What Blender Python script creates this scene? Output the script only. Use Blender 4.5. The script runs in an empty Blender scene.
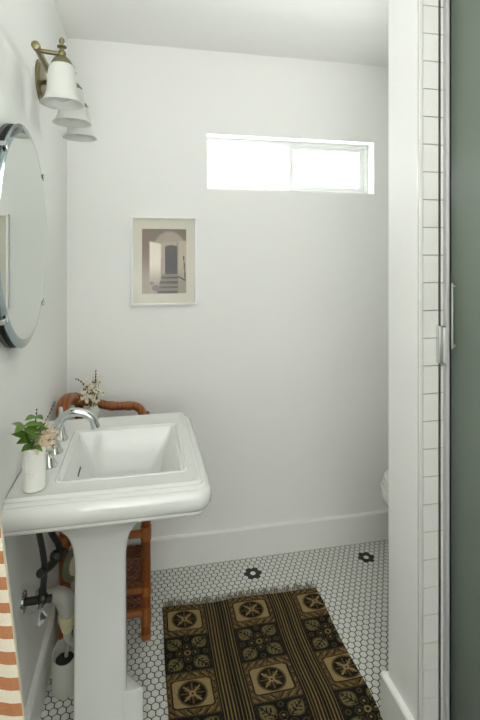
import bpy, bmesh, math, random
from mathutils import Vector, Matrix
random.seed(7)
S = bpy.context.scene
C = S.collection
PI = math.pi

# ------------------------------------------------------------------ room measures (metres)
CAM_H = 1.46
XL, XR = -0.333, 1.78          # left / right wall
YB, YF = 2.2345, -0.95         # back / rear wall
ZC = 2.444
XP = 0.757                     # left face of the partition
PY0, PY1 = 1.19, 1.352         # partition near / far faces

# ------------------------------------------------------------------ materials
def lin(c):
    return tuple(((v/255)/12.92 if v/255 <= 0.04045 else ((v/255+0.055)/1.055)**2.4) for v in c)

def mat(name, rgb, rough=0.5, metal=0.0, noise=None, bump=None, spec=0.5, **kw):
    """noise=(scale, amount) varies the colour; bump=(scale, strength)"""
    m = bpy.data.materials.new(name); m.use_nodes = True
    nt = m.node_tree; b = nt.nodes['Principled BSDF']
    col = (*lin(rgb), 1)
    b.inputs['Base Color'].default_value = col
    b.inputs['Roughness'].default_value = rough
    b.inputs['Metallic'].default_value = metal
    b.inputs['Specular IOR Level'].default_value = spec
    for k, v in kw.items():
        b.inputs[k.replace('_', ' ')].default_value = v
    tc = nt.nodes.new('ShaderNodeTexCoord')
    if noise:
        n = nt.nodes.new('ShaderNodeTexNoise'); n.inputs['Scale'].default_value = noise[0]
        n.inputs['Detail'].default_value = 4
        nt.links.new(tc.outputs['Object'], n.inputs['Vector'])
        mx = nt.nodes.new('ShaderNodeMix'); mx.data_type = 'RGBA'
        nt.links.new(n.outputs['Fac'], mx.inputs['Factor'])
        a = noise[1]
        mx.inputs['A'].default_value = (*[max(0, v*(1-a)) for v in col[:3]], 1)
        mx.inputs['B'].default_value = (*[min(1, v*(1+a)) for v in col[:3]], 1)
        nt.links.new(mx.outputs['Result'], b.inputs['Base Color'])
    if bump:
        n = nt.nodes.new('ShaderNodeTexNoise'); n.inputs['Scale'].default_value = bump[0]
        nt.links.new(tc.outputs['Object'], n.inputs['Vector'])
        bp = nt.nodes.new('ShaderNodeBump'); bp.inputs['Strength'].default_value = bump[1]
        bp.inputs['Distance'].default_value = 0.002
        nt.links.new(n.outputs['Fac'], bp.inputs['Height'])
        nt.links.new(bp.outputs['Normal'], b.inputs['Normal'])
    return m

def attr_mat(name, rough, bump=None):
    m = bpy.data.materials.new(name); m.use_nodes = True
    nt = m.node_tree; b = nt.nodes['Principled BSDF']
    a = nt.nodes.new('ShaderNodeVertexColor'); a.layer_name = 'pattern'
    n = nt.nodes.new('ShaderNodeTexNoise'); n.inputs['Scale'].default_value = 180
    tc = nt.nodes.new('ShaderNodeTexCoord'); nt.links.new(tc.outputs['Object'], n.inputs['Vector'])
    mx = nt.nodes.new('ShaderNodeMix'); mx.data_type = 'RGBA'; mx.blend_type = 'OVERLAY'
    mx.inputs['Factor'].default_value = 0.35 if bump else 0.0
    nt.links.new(a.outputs['Color'], mx.inputs['A']); nt.links.new(n.outputs['Fac'], mx.inputs['B'])
    nt.links.new(mx.outputs['Result'], b.inputs['Base Color'])
    b.inputs['Roughness'].default_value = rough
    b.inputs['Specular IOR Level'].default_value = 0.12
    if bump:
        bp = nt.nodes.new('ShaderNodeBump'); bp.inputs['Strength'].default_value = bump
        bp.inputs['Distance'].default_value = 0.002
        nt.links.new(n.outputs['Fac'], bp.inputs['Height']); nt.links.new(bp.outputs['Normal'], b.inputs['Normal'])
    return m

def clear_glass(name, tint=(1, 1, 1), gloss=0.08):
    m = bpy.data.materials.new(name); m.use_nodes = True
    nt = m.node_tree; nt.nodes.clear()
    o = nt.nodes.new('ShaderNodeOutputMaterial')
    t = nt.nodes.new('ShaderNodeBsdfTransparent'); t.inputs[0].default_value = (*tint, 1)
    g = nt.nodes.new('ShaderNodeBsdfGlossy'); g.inputs['Roughness'].default_value = 0.02
    mix = nt.nodes.new('ShaderNodeMixShader'); mix.inputs[0].default_value = gloss
    nt.links.new(t.outputs[0], mix.inputs[1]); nt.links.new(g.outputs[0], mix.inputs[2])
    nt.links.new(mix.outputs[0], o.inputs['Surface'])
    return m

def rattan_mat(name, rgb, scale, axis='Z'):
    m = bpy.data.materials.new(name); m.use_nodes = True
    nt = m.node_tree; b = nt.nodes['Principled BSDF']
    tc = nt.nodes.new('ShaderNodeTexCoord')
    w = nt.nodes.new('ShaderNodeTexWave'); w.bands_direction = axis
    w.inputs['Scale'].default_value = scale; w.inputs['Distortion'].default_value = 2.5
    w.inputs['Detail'].default_value = 3
    nt.links.new(tc.outputs['Object'], w.inputs['Vector'])
    n = nt.nodes.new('ShaderNodeTexNoise'); n.inputs['Scale'].default_value = 22
    nt.links.new(tc.outputs['Object'], n.inputs['Vector'])
    r = nt.nodes.new('ShaderNodeMix'); r.data_type = 'RGBA'
    c = lin(rgb)
    r.inputs['A'].default_value = (*[v*0.45 for v in c], 1)
    r.inputs['B'].default_value = (*[min(1, v*1.2) for v in c], 1)
    ad = nt.nodes.new('ShaderNodeMath'); ad.operation = 'MULTIPLY_ADD'
    ad.inputs[1].default_value = 0.55; 
    nt.links.new(w.outputs['Fac'], ad.inputs[0])
    sc = nt.nodes.new('ShaderNodeMath'); sc.operation = 'MULTIPLY'; sc.inputs[1].default_value = 0.5
    nt.links.new(n.outputs['Fac'], sc.inputs[0]); nt.links.new(sc.outputs[0], ad.inputs[2])
    nt.links.new(ad.outputs[0], r.inputs['Factor'])
    nt.links.new(r.outputs['Result'], b.inputs['Base Color'])
    b.inputs['Roughness'].default_value = 0.35
    bp = nt.nodes.new('ShaderNodeBump'); bp.inputs['Strength'].default_value = 0.4; bp.inputs['Distance'].default_value = 0.002
    nt.links.new(w.outputs['Fac'], bp.inputs['Height']); nt.links.new(bp.outputs['Normal'], b.inputs['Normal'])
    return m

M = dict(
    wall=mat('wall_paint', (240, 240, 237), 0.6, bump=(60, 0.08)),
    ceil=mat('ceiling_paint', (241, 241, 238), 0.7, bump=(50, 0.08)),
    trim=mat('trim_paint', (236, 236, 232), 0.4, bump=(30, 0.04)),
    grout=mat('floor_grout', (48, 48, 45), 0.9, noise=(60, 0.3)),
    hexw=mat('hex_tile_white', (212, 213, 206), 0.25, noise=(37, 0.05)),
    hexd=mat('hex_tile_black', (30, 30, 30), 0.25, noise=(30, 0.2)),
    ceramic=mat('vitreous_china', (222, 223, 219), 0.12, noise=(3, 0.01), Coat_Weight=0.5),
    chrome=mat('chrome', (205, 208, 208), 0.08, 1.0),
    dkmetal=mat('dull_dark_metal', (70, 70, 66), 0.35, 0.8, noise=(40, 0.3)),
    brass=mat('antique_brass', (132, 126, 94), 0.34, 1.0, noise=(14, 0.12)),
    shade=mat('opal_glass', (224, 225, 219), 0.3, noise=(5, 0.01), Transmission_Weight=0.25, IOR=1.3),
    mirror=mat('silvered_glass', (214, 219, 214), 0.015, 1.0),
    mirror_bevel=mat('bevelled_glass_edge', (150, 166, 168), 0.06, 1.0),
    mirror_back=mat('mirror_backing', (60, 62, 60), 0.4, noise=(20, 0.2)),
    frame=mat('silver_frame', (246, 246, 244), 0.35, 0.0),
    mat_board=mat('mat_board', (214, 210, 194), 0.9, noise=(90, 0.02)),
    vinyl=mat('window_vinyl', (226, 228, 226), 0.35, bump=(30, 0.03)),
    tile=mat('wall_tile_white', (208, 208, 203), 0.18, noise=(9, 0.03)),
    tgrout=mat('tile_grout_grey', (150, 150, 145), 0.9, noise=(80, 0.15)),
    alu=mat('bright_aluminium', (200, 202, 200), 0.25, 0.9, noise=(20, 0.05)),
    satin=mat('satin_metal', (196, 197, 194), 0.45, 0.3, noise=(20, 0.04)),
    handle=mat('dull_handle_metal', (150, 156, 148), 0.5, 0.4, noise=(20, 0.05)),
    rubber=mat('black_rubber', (22, 24, 23), 0.5, noise=(50, 0.2)),
    obscure=mat('grey_green_obscured_glass', (118, 130, 118), 0.3, noise=(4, 0.05), Transmission_Weight=0.15),
    leaf=mat('green_leaf', (88, 122, 42), 0.45, noise=(40, 0.25)),
    stem=mat('green_stem', (92, 96, 50), 0.6, noise=(40, 0.2)),
    twig=mat('dark_twig', (70, 52, 44), 0.7, noise=(60, 0.3)),
    bloom=mat('cream_bloom', (226, 212, 180), 0.8, noise=(80, 0.15)),
    pbloom=mat('blush_bloom', (216, 198, 168), 0.8, noise=(80, 0.2)),
    wbloom=mat('white_bloom', (232, 229, 205), 0.8, noise=(80, 0.12)),
    brown=mat('dried_brown', (120, 88, 52), 0.8, noise=(80, 0.3)),
    bisque=mat('white_bisque', (236, 236, 230), 0.6, bump=(220, 0.2)),
    glaze=mat('pale_grey_glaze', (200, 200, 186), 0.3, noise=(14, 0.08)),
    cane=rattan_mat('rattan_cane', (142, 76, 26), 34, 'Z'),
    wrap=rattan_mat('rattan_wrapping', (168, 98, 34), 120, 'Z'),
    weave=rattan_mat('rattan_weave', (116, 58, 20), 60, 'X'),
    terracotta=mat('terracotta_stripe', (192, 132, 92), 0.95, noise=(160, 0.18), bump=(400, 0.5), spec=0.1),
    cream=mat('cream_stripe', (238, 230, 208), 0.95, noise=(160, 0.06), bump=(400, 0.5), spec=0.1),
    pvc=mat('grey_white_plastic', (176, 176, 168), 0.4, noise=(20, 0.06)),
    pvc_cream=mat('cream_plastic_nut', (206, 200, 158), 0.45, noise=(20, 0.08)),
    canister=mat('grey_white_canister', (196, 196, 188), 0.35, noise=(12, 0.04)),
    bristle=mat('dark_bristles', (40, 38, 36), 0.9, noise=(90, 0.4)),
    greenrim=mat('dull_green_rim', (104, 110, 84), 0.5, noise=(30, 0.15)),
    palecore=mat('pale_disc_centre', (206, 206, 180), 0.6, noise=(30, 0.1)),
    fringe=mat('fringe_yarn', (120, 110, 92), 0.95, noise=(120, 0.3)),
    rug=attr_mat('woven_rug', 0.95, 0.6),
    photo=attr_mat('sepia_print', 0.5),
    pane=clear_glass('window_pane', (0.98, 1, 0.99), 0.05),
    glazing=clear_glass('picture_glass', (1, 1, 1), 0.012),
    hose=mat('braided_dark_hose', (46, 48, 46), 0.45, 0.3, noise=(150, 0.4), bump=(300, 0.4)),
)

# ------------------------------------------------------------------ mesh helpers
def build(name, bm, material, parent=None, smooth=True, angle=35):
    me = bpy.data.meshes.new(name)
    bmesh.ops.recalc_face_normals(bm, faces=bm.faces)
    bm.to_mesh(me); bm.free()
    for m in (material if isinstance(material, (list, tuple)) else [material]):
        me.materials.append(m)
    if smooth:
        me.polygons.foreach_set('use_smooth', [True]*len(me.polygons))
        me.set_sharp_from_angle(angle=math.radians(angle))
    o = bpy.data.objects.new(name, me); C.objects.link(o)
    if parent:
        o.parent = parent
        o.matrix_parent_inverse = Matrix.Translation(-parent.location)
    return o

def thing(name, loc, label, cat, group=None):
    o = bpy.data.objects.new(name, None); C.objects.link(o)
    o.empty_display_size = 0.05
    o.location = loc
    return tag(o, label, cat, group)

def tag(o, label, cat, group=None):
    o['label'] = label; o['category'] = cat
    if group: o['group'] = group
    return o

def struct(o):
    o['kind'] = 'structure'; return o

def box(bm, x0, x1, y0, y1, z0, z1, bev=0.0, mi=0):
    r = bmesh.ops.create_cube(bm, size=1)
    vs = r['verts']
    for v in vs:
        v.co = Vector(((x0+x1)/2+v.co.x*(x1-x0), (y0+y1)/2+v.co.y*(y1-y0), (z0+z1)/2+v.co.z*(z1-z0)))
    fs = set(f for v in vs for f in v.link_faces)
    for f in fs: f.material_index = mi
    if bev:
        es = list(set(e for v in vs for e in v.link_edges))
        bmesh.ops.bevel(bm, geom=es, offset=bev, segments=2, affect='EDGES', profile=0.5)

def bx(*a, **k):
    bm = bmesh.new(); box(bm, *a, **k); return bm

def catmull(pts, n=8):
    pts = [Vector(p) for p in pts]
    if len(pts) < 3: return pts
    out = []
    P = [pts[0]*2-pts[1]] + pts + [pts[-1]*2-pts[-2]]
    for i in range(1, len(P)-2):
        a, b, c, d = P[i-1:i+3]
        for k in range(n):
            t = k/n
            out.append(0.5*((2*b)+(-a+c)*t+(2*a-5*b+4*c-d)*t*t+(-a+3*b-3*c+d)*t**3))
    out.append(pts[-1]); return out

def tube(bm, pts, rad, n=12, smooth=0, mi=0, caps=True):
    """sweep a circle along a path; rad is a number or one radius per given point"""
    P = [Vector(p) for p in pts]
    R = list(rad) if isinstance(rad, (list, tuple)) else [rad]*len(P)
    if smooth:
        q = catmull(P, smooth); rr = []
        for i in range(len(q)):
            t = i/smooth; k = min(int(t), len(R)-2); f = t-k
            rr.append(R[k]*(1-f)+R[k+1]*f)
        P, R = q, rr
    T = []
    for i in range(len(P)):
        d = (P[min(i+1, len(P)-1)]-P[max(i-1, 0)])
        T.append(d.normalized() if d.length > 1e-9 else Vector((0, 0, 1)))
    u = T[0].orthogonal().normalized()
    rings = []
    for p, t, r in zip(P, T, R):
        u = (u-t*u.dot(t))
        u = u.normalized() if u.length > 1e-6 else t.orthogonal().normalized()
        w = t.cross(u)
        rings.append([bm.verts.new(p+r*(math.cos(2*PI*k/n)*u+math.sin(2*PI*k/n)*w)) for k in range(n)])
    for a, b in zip(rings, rings[1:]):
        for k in range(n):
            f = bm.faces.new((a[k], a[(k+1) % n], b[(k+1) % n], b[k])); f.material_index = mi
    if caps:
        for r in (rings[0], rings[-1]):
            f = bm.faces.new(r); f.material_index = mi
    return rings

def lathe(bm, prof, centre, axis='Z', n=32, mi=0, wob=None, close=True):
    """prof: list of (radius, height) from start to end along the axis"""
    c = Vector(centre); rings = []
    for r, h in prof:
        ring = []
        for k in range(n):
            a = 2*PI*k/n
            rr = r*(wob(a, h) if wob else 1)
            x, y = rr*math.cos(a), rr*math.sin(a)
            v = {'Z': (x, y, h), 'X': (h, x, y), 'Y': (x, h, y)}[axis]
            ring.append(bm.verts.new(c+Vector(v)))
        rings.append(ring)
    for a, b in zip(rings, rings[1:]):
        for k in range(n):
            f = bm.faces.new((a[k], a[(k+1) % n], b[(k+1) % n], b[k])); f.material_index = mi
    if close:
        for r in (rings[0], rings[-1]):
            f = bm.faces.new(r); f.material_index = mi
    return rings

def rrect(x0, x1, y0, y1, z, r, k=5):
    """rounded rectangle as a list of points; r = one radius or (x0y0, x1y0, x1y1, x0y1)"""
    rs = r if isinstance(r, (list, tuple)) else (r,)*4
    out = []
    for (cx, cy, a0), q in zip(((x0, y0, PI), (x1, y0, 1.5*PI), (x1, y1, 0), (x0, y1, PI/2)), rs):
        q = max(q, 1e-4)
        ox = cx + (q if cx == x0 else -q); oy = cy + (q if cy == y0 else -q)
        for i in range(k+1):
            a = a0+PI/2*i/k
            out.append(Vector((ox+q*math.cos(a), oy+q*math.sin(a), z)))
    return out

def loft(bm, rings, mi=0, cap0=True, cap1=True):
    R = [[bm.verts.new(p) for p in r] for r in rings]
    n = len(R[0])
    for a, b in zip(R, R[1:]):
        for k in range(n):
            f = bm.faces.new((a[k], a[(k+1) % n], b[(k+1) % n], b[k])); f.material_index = mi
    if cap0: bm.faces.new(R[0]).material_index = mi
    if cap1: bm.faces.new(R[-1]).material_index = mi
    return R

def ball(bm, c, r, sub=2, sc=(1, 1, 1), mi=0):
    v = bmesh.ops.create_icosphere(bm, subdivisions=sub, radius=r)['verts']
    for q in v:
        q.co = Vector((q.co.x*sc[0], q.co.y*sc[1], q.co.z*sc[2]))+Vector(c)
    for f in set(f for q in v for f in q.link_faces): f.material_index = mi

# ================================================================== SETTING
# floor: grout bed with a mesh of hex tiles
P = 0.564/21                       # tile pitch
FX, FY = 0.499, 2.107              # centre of one black flower
bm = bmesh.new()
box(bm, XL-0.1, XR+0.1, YF-0.1, YB+0.1, -0.06, -0.0012, mi=0)
R_OUT = (P-0.0032)/math.sqrt(3)
flowers = [(FX+i*0.564, FY) for i in (-1, 0, 1, 2)]
dy = P*math.sqrt(3)/2
j0, j1 = int((0.85-FY)/dy), int((YB-FY)/dy)+1
for j in range(j0, j1+1):
    y = FY+j*dy; off = (P/2 if j % 2 else 0)
    for i in range(int((XL-FX)/P)-1, int((XR-FX)/P)+2):
        x = FX+i*P+off
        if x < XL or x > XR or y > YB or (x > XP+0.02 and y < PY1): continue
        dark = any(0.5*P < math.hypot(x-fx, y-fy) < 1.2*P for fx, fy in flowers)
        mi = 2 if dark else 1
        lo, hi = [], []
        for k in range(6):
            a = PI/6+k*PI/3
            lo.append(bm.verts.new((x+R_OUT*math.cos(a), y+R_OUT*math.sin(a), -0.0013)))
            hi.append(bm.verts.new((x+(R_OUT-0.0009)*math.cos(a), y+(R_OUT-0.0009)*math.sin(a), 0.0)))
        bm.faces.new(hi).material_index = mi
        for k in range(6):
            bm.faces.new((lo[k], lo[(k+1) % 6], hi[(k+1) % 6], hi[k])).material_index = mi
struct(build('floor', bm, [M['grout'], M['hexw'], M['hexd']], smooth=False))

struct(build('ceiling', bx(XL-0.1, XR+0.1, YF-0.1, YB+0.1, ZC, ZC+0.1), M['ceil'], smooth=False))
struct(build('wall_left', bx(XL-0.1, XL, YF-0.1, YB+0.14, 0, ZC), M['wall'], smooth=False))
struct(build('wall_right', bx(XR, XR+0.1, YF-0.1, YB+0.14, 0, ZC), M['wall'], smooth=False))
# back wall with the window opening
WX0, WX1, WZ0, WZ1 = 0.303, 1.171, 1.780, 2.045
bm = bmesh.new(); T = YB+0.14
box(bm, XL, WX0, YB, T, 0, ZC); box(bm, WX1, XR, YB, T, 0, ZC)
box(bm, WX0, WX1, YB, T, 0, WZ0); box(bm, WX0, WX1, YB, T, WZ1, ZC)
struct(build('wall_back', bm, M['wall'], smooth=False))
# rear wall, behind the camera, with its door
DX0, DX1, DZ = -0.22, 0.58, 2.05
bm = bmesh.new()
box(bm, XL, DX0, YF-0.1, YF, 0, ZC); box(bm, DX1, XR, YF-0.1, YF, 0, ZC); box(bm, DX0, DX1, YF-0.1, YF, DZ, ZC)
struct(build('wall_rear', bm, M['wall'], smooth=False))
bm = bmesh.new(); box(bm, DX0, DX1, YF-0.06, YF-0.02, 0.005, DZ)
for z0, z1 in ((0.2, 0.9), (1.05, 1.9)):
    for xa, xb in ((DX0+0.1, DX0+0.36), (DX0+0.44, DX1-0.1)):
        box(bm, xa, xb, YF-0.024, YF-0.012, z0, z1, 0.008)
struct(build('door_1', bm, M['trim'], smooth=False))
# partition stub between toilet and shower
bm = bmesh.new()
box(bm, XP, XR, PY0, PY1, 0, ZC, bev=0.003)
struct(build('wall_partition', bm, M['wall'], smooth=False))

def base_profile(bm, a, b, nrm, h=0.143, t=0.018):
    a, b, nrm = Vector(a), Vector(b), Vector(nrm)
    prof = [(0, 0), (t, 0), (t, h-0.006), (t-0.003, h-0.001), (t-0.006, h), (0, h)]
    A = [bm.verts.new(a+nrm*p+Vector((0, 0, z))) for p, z in prof]
    B = [bm.verts.new(b+nrm*p+Vector((0, 0, z))) for p, z in prof]
    n = len(prof)
    for k in range(n): bm.faces.new((A[k], A[(k+1) % n], B[(k+1) % n], B[k]))
    bm.faces.new(A); bm.faces.new(B)
bm = bmesh.new(); base_profile(bm, (XL, YB, 0), (XR, YB, 0), (0, -1, 0))
struct(build('baseboard_back', bm, M['trim'], smooth=False))
bm = bmesh.new(); base_profile(bm, (XL, YF, 0), (XL, YB-0.016, 0), (1, 0, 0))
struct(build('baseboard_left', bm, M['trim'], smooth=False))
bm = bmesh.new()
base_profile(bm, (XP, PY0, 0), (XP, PY1+0.016, 0), (-1, 0, 0))
base_profile(bm, (XP, PY1, 0), (XR, PY1, 0), (0, 1, 0))
struct(build('baseboard_partition', bm, M['trim'], smooth=False))

# shower tiles on the near face of the partition
bm = bmesh.new()
box(bm, XP+0.011, XR, PY0-0.004, PY0, 0, ZC, mi=1)
row = 0.0777; z = 1.4625-row*19
while z > 0: z -= row
xs = [XP+0.0125]; 
while xs[-1] < XR-0.01: xs.append(xs[-1]+0.155)
while z < ZC:
    for xa in xs[:-1]:
        z0, z1, x1 = max(z+0.0012, 0), min(z+row-0.0012, ZC), min(xa+0.153, XR)
        if z1-z0 > 0.01: box(bm, xa, x1, PY0-0.008, PY0-0.003, z0, z1, bev=0.0012, mi=0)
    z += row
struct(build('wall_shower', bm, [M['tile'], M['tgrout']], smooth=False))
struct(build('trim_1', bx(XP-0.001, XP+0.011, PY0-0.0095, PY0+0.001, 0.145, ZC, bev=0.003), M['tile']))
# shower kerb under the glass
struct(build('trim_2', bx(0.80, 0.93, -0.6, PY0-0.009, 0, 0.09, bev=0.006), M['tile']))

# window
def win():
    w = bpy.data.objects.new('window_1', None); C.objects.link(w)
    w.location = ((WX0+WX1)/2, YB+0.09, WZ0); struct(w)
    bm = bmesh.new(); y0, y1 = YB+0.07, YB+0.125; t = 0.02
    box(bm, WX0, WX1, y0, y1, WZ0, WZ0+t, 0.003); box(bm, WX0, WX1, y0, y1, WZ1-t, WZ1, 0.003)
    box(bm, WX0, WX0+t, y0, y1, WZ0+t, WZ1-t, 0.003); box(bm, WX1-t, WX1, y0, y1, WZ0+t, WZ1-t, 0.003)
    build('window_frame', bm, M['vinyl'], w)
    # sliding sash on the right, in front
    s0, s1 = 0.735, WX1-t; a, b = y0+0.006, y0+0.026; q = 0.026; zz0, zz1 = WZ0+t, WZ1-t
    bm = bmesh.new()
    box(bm, s0, s1, a, b, zz0, zz0+q*.7, 0.003); box(bm, s0, s1, a, b, zz1-q*.7, zz1, 0.003)
    box(bm, s0, s0+q, a, b, zz0+q*.7, zz1-q*.7, 0.0005); box(bm, s1-q, s1, a, b, zz0+q*.7, zz1-q*.7, 0.0005)
    sash = build('sash', bm, M['vinyl'], w)
    build('pane', bx(s0+q, s1-q, a+0.008, a+0.012, zz0+q*.7, zz1-q*.7), M['pane'], sash)
    build('sash_latch', bx(s0+0.004, s0+0.016, a-0.008, a, 1.90, 1.945, 0.003), M['vinyl'], sash)
    bm = bmesh.new(); box(bm, s0-0.012, s0+0.012, b+0.002, b+0.02, zz0, zz1, 0.003)
    fx = build('fixed_stile', bm, M['vinyl'], w)
    build('pane', bx(WX0+t, s0-0.012, b+0.008, b+0.012, zz0, zz1), M['pane'], fx)
win()

# ================================================================== SINK
sink = thing('pedestal_sink', (-0.12, 1.53, 0), 'white ceramic pedestal sink with rectangular basin against the left wall', 'sink')
SX1, SY0, SY1 = 0.154, 1.248, 1.814       # edge of the flat deck
def deck(off, z, r=0.018):
    return rrect(XL+0.001, SX1+off, SY0-off, SY1+off, z, (0.001, r+max(off, 0), r+max(off, 0), 0.001))
bm = bmesh.new()
rings = []
# underside bowl to apron
rings.append(rrect(-0.19, -0.01, 1.45, 1.60, 0.700, 0.02))
rings.append(rrect(-0.22, 0.06, 1.40, 1.66, 0.712, 0.03))
rings.append(rrect(-0.29, 0.12, 1.31, 1.75, 0.762, 0.03))
rings.append(rrect(-0.312, 0.140, 1.265, 1.795, 0.772, 0.02))
for off, z in ((-0.001, 0.772), (0.006, 0.774), (0.009, 0.779), (0.009, 0.786), (0.013, 0.7885), (0.0165, 0.793), (0.0215, 0.803), (0.0235, 0.815),
               (0.0235, 0.826), (0.021, 0.836), (0.016, 0.8425), (0.0125, 0.8445), (0.0125, 0.8475), (0.008, 0.8505), (0.004, 0.8515), (0.004, 0.856),
               (0.001, 0.8598), (-0.004, 0.861), (-0.009, 0.8595), (-0.014, 0.8585)):
    rings.append(deck(off*1.3 if off > 0 else off, z))
BX0, BX1, BY0, BY1 = -0.213, 0.108, 1.328, 1.691
def well(o, z, r=0.012):
    return rrect(BX0-o, BX1+o, BY0-o, BY1+o, z, r+max(o, 0)*0.5)
for o, z in ((0.016, 0.8585), (0.0135, 0.861), (0.009, 0.861), (0.006, 0.8575), (0.002, 0.857), (-0.002, 0.854)):
    rings.append(well(o, z))
rings.append(rrect(-0.205, 0.100, 1.336, 1.683, 0.835, 0.014))
rings.append(rrect(-0.160, 0.060, 1.40, 1.63, 0.745, 0.03))
rings.append(rrect(-0.148, 0.045, 1.415, 1.61, 0.732, 0.03))
rings.append(rrect(-0.055, -0.03, 1.50, 1.53, 0.727, 0.008))
loft(bm, rings)
basin = build('basin', bm, M['ceramic'], sink, angle=32)
# overflow slot on the sloping wall below the tap, and the drain
bm = bmesh.new()
tube(bm, [(-0.1905, 1.475, 0.800), (-0.1905, 1.535, 0.800)], 0.0045, 10)
build('overflow_slot', bm, M['dkmetal'], basin)
bm = bmesh.new(); lathe(bm, [(0.012, 0.0), (0.021, 0.002), (0.023, 0.0)], (-0.043, 1.515, 0.728))
build('drain_plug', bm, M['chrome'], basin)
# pedestal
bm = bmesh.new(); rings = []
def col(z, o, ch=0.010):
    return rrect(-0.196-o, -0.0485+o, 1.45-o, 1.565+o*0.5, z, ch, 3)
for z, o in ((0.0, 0.003), (0.2, 0.002), (0.35, 0.001), (0.50, 0.0), (0.545, 0.0003), (0.575, 0.0018), (0.60, 0.005), (0.62, 0.0095), (0.636, 0.0145), (0.650, 0.021), (0.663, 0.029), (0.675, 0.038), (0.688, 0.050), (0.700, 0.064), (0.706, 0.075)):
    rings.append(col(z, o))
loft(bm, rings)
# foot block, flush in front and standing out on the room side with a chamfered corner
def foot(o, z):
    pts = [(-0.09, 1.4485), (-0.022+o, 1.4485), (-0.019+o, 1.449), (-0.006+o, 1.451), (0.002+o, 1.4565), (-0.044+o, 1.52+o), (-0.09, 1.52+o)]
    return [Vector((x, y, z)) for x, y in pts]
loft(bm, [foot(0, 0), foot(0, 0.146), foot(-0.003, 0.152), foot(-0.008, 0.155)])
build('pedestal', bm, M['ceramic'], sink, angle=40)

# ------------------------------------------------------------------ faucet
fa = thing('faucet', (-0.264, 1.527, 0.859), 'chrome widespread faucet with arched spout and two lever handles', 'faucet')
bm = bmesh.new()
lathe(bm, [(0.026, 0.0), (0.026, 0.004), (0.022, 0.010), (0.019, 0.018)], (-0.264, 1.527, 0.8585), n=24)
tube(bm, [(-0.264, 1.527, 0.872), (-0.263, 1.527, 0.900), (-0.255, 1.527, 0.935), (-0.237, 1.527, 0.963), (-0.208, 1.527, 0.977), (-0.176, 1.527, 0.972), (-0.153, 1.527, 0.955), (-0.144, 1.527, 0.931)],
     [0.019, 0.0165, 0.0148, 0.014, 0.0135, 0.013, 0.0125, 0.0125], 16, smooth=6)
sp = build('spout', bm, M['chrome'], fa)
bm = bmesh.new(); tube(bm, [(-0.1445, 1.527, 0.933), (-0.142, 1.527, 0.925)], [0.0138, 0.0138], 16)
build('aerator', bm, M['chrome'], sp)
for y, lx, ly in ((1.428, -0.008, 0.062), (1.632, -0.008, 0.055)):
    bm = bmesh.new()
    lathe(bm, [(0.024, 0), (0.024, 0.004), (0.019, 0.011), (0.014, 0.026), (0.0115, 0.04), (0.011, 0.05), (0.006, 0.055)], (-0.262, y, 0.8585), n=24)
    h = build('handle', bm, M['chrome'], fa)
    bm = bmesh.new()
    tube(bm, [(-0.262, y, 0.905), (-0.264, y+ly*0.35, 0.921), (-0.262+lx, y+ly, 0.944)] if y > 1.5 else
             [(-0.262, y, 0.905), (-0.262, y-0.022, 0.918), (-0.262+lx, y-0.05, 0.930)], [0.010, 0.0085, 0.006], 10, smooth=5)
    build('lever', bm, M['chrome'], h)

# ------------------------------------------------------------------ plumbing under the sink
sl = thing('water_supply', (-0.30, 1.47, 0.45), 'dark supply hoses and chrome shut-off valve on the left wall under the sink', 'plumbing')
bm = bmesh.new()
tube(bm, [(-0.282, 1.40, 0.735), (-0.284, 1.405, 0.69), (-0.278, 1.42, 0.63), (-0.274, 1.43, 0.58), (-0.276, 1.435, 0.535), (-0.28, 1.435, 0.50)], 0.0085, 10, smooth=5)
hose = build('supply_hose', bm, M['hose'], sl)
bm = bmesh.new()
tube(bm, [(-0.275, 1.47, 0.735), (-0.274, 1.475, 0.69), (-0.268, 1.50, 0.63), (-0.256, 1.53, 0.58), (-0.25, 1.545, 0.545)], 0.0095, 10, smooth=5)
build('supply_hose', bm, M['hose'], sl)
bm = bmesh.new()
tube(bm, [(-0.282, 1.41, 0.566), (-0.262, 1.475, 0.548), (-0.240, 1.545, 0.540)], 0.012, 10, smooth=4)
ball(bm, (-0.255, 1.50, 0.556), 0.018)
build('mixing_tube', bm, M['dkmetal'], sl)
bm = bmesh.new()
lathe(bm, [(0.013, -0.02), (0.013, 0.0), (0.010, 0.003), (0.010, 0.012)], (-0.282, 1.402, 0.735), n=6)
build('hose_nut', bm, M['dkmetal'], sl); bm = bmesh.new()
lathe(bm, [(0.013, -0.02), (0.013, 0.0), (0.010, 0.003), (0.010, 0.012)], (-0.275, 1.472, 0.735), n=6)
build('hose_nut', bm, M['dkmetal'], sl)
bm = bmesh.new()
tube(bm, [(XL, 1.435, 0.475), (-0.255, 1.435, 0.475)], [0.011, 0.011], 12)
ball(bm, (-0.28, 1.435, 0.478), 0.018)
tube(bm, [(-0.28, 1.435, 0.475), (-0.28, 1.435, 0.507)], [0.012, 0.011], 8)
vb = build('valve_body', bm, M['dkmetal'], sl)
bm = bmesh.new(); lathe(bm, [(0.004, 0), (0.03, 0.001), (0.028, 0.006), (0.014, 0.010)], (XL+0.0005, 1.435, 0.475), axis='X', n=24)
build('escutcheon', bm, M['chrome'], vb)
bm = bmesh.new()
tube(bm, [(-0.28, 1.435, 0.475), (-0.279, 1.385, 0.470)], 0.007, 10)
lathe(bm, [(0.008, -0.012), (0.02, -0.010), (0.021, 0.0), (0.014, 0.006)], (-0.279, 1.378, 0.470), axis='Y', n=14, wob=lambda a, h: 1+0.12*math.cos(5*a))
build('valve_handle', bm, M['chrome'], vb)

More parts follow.
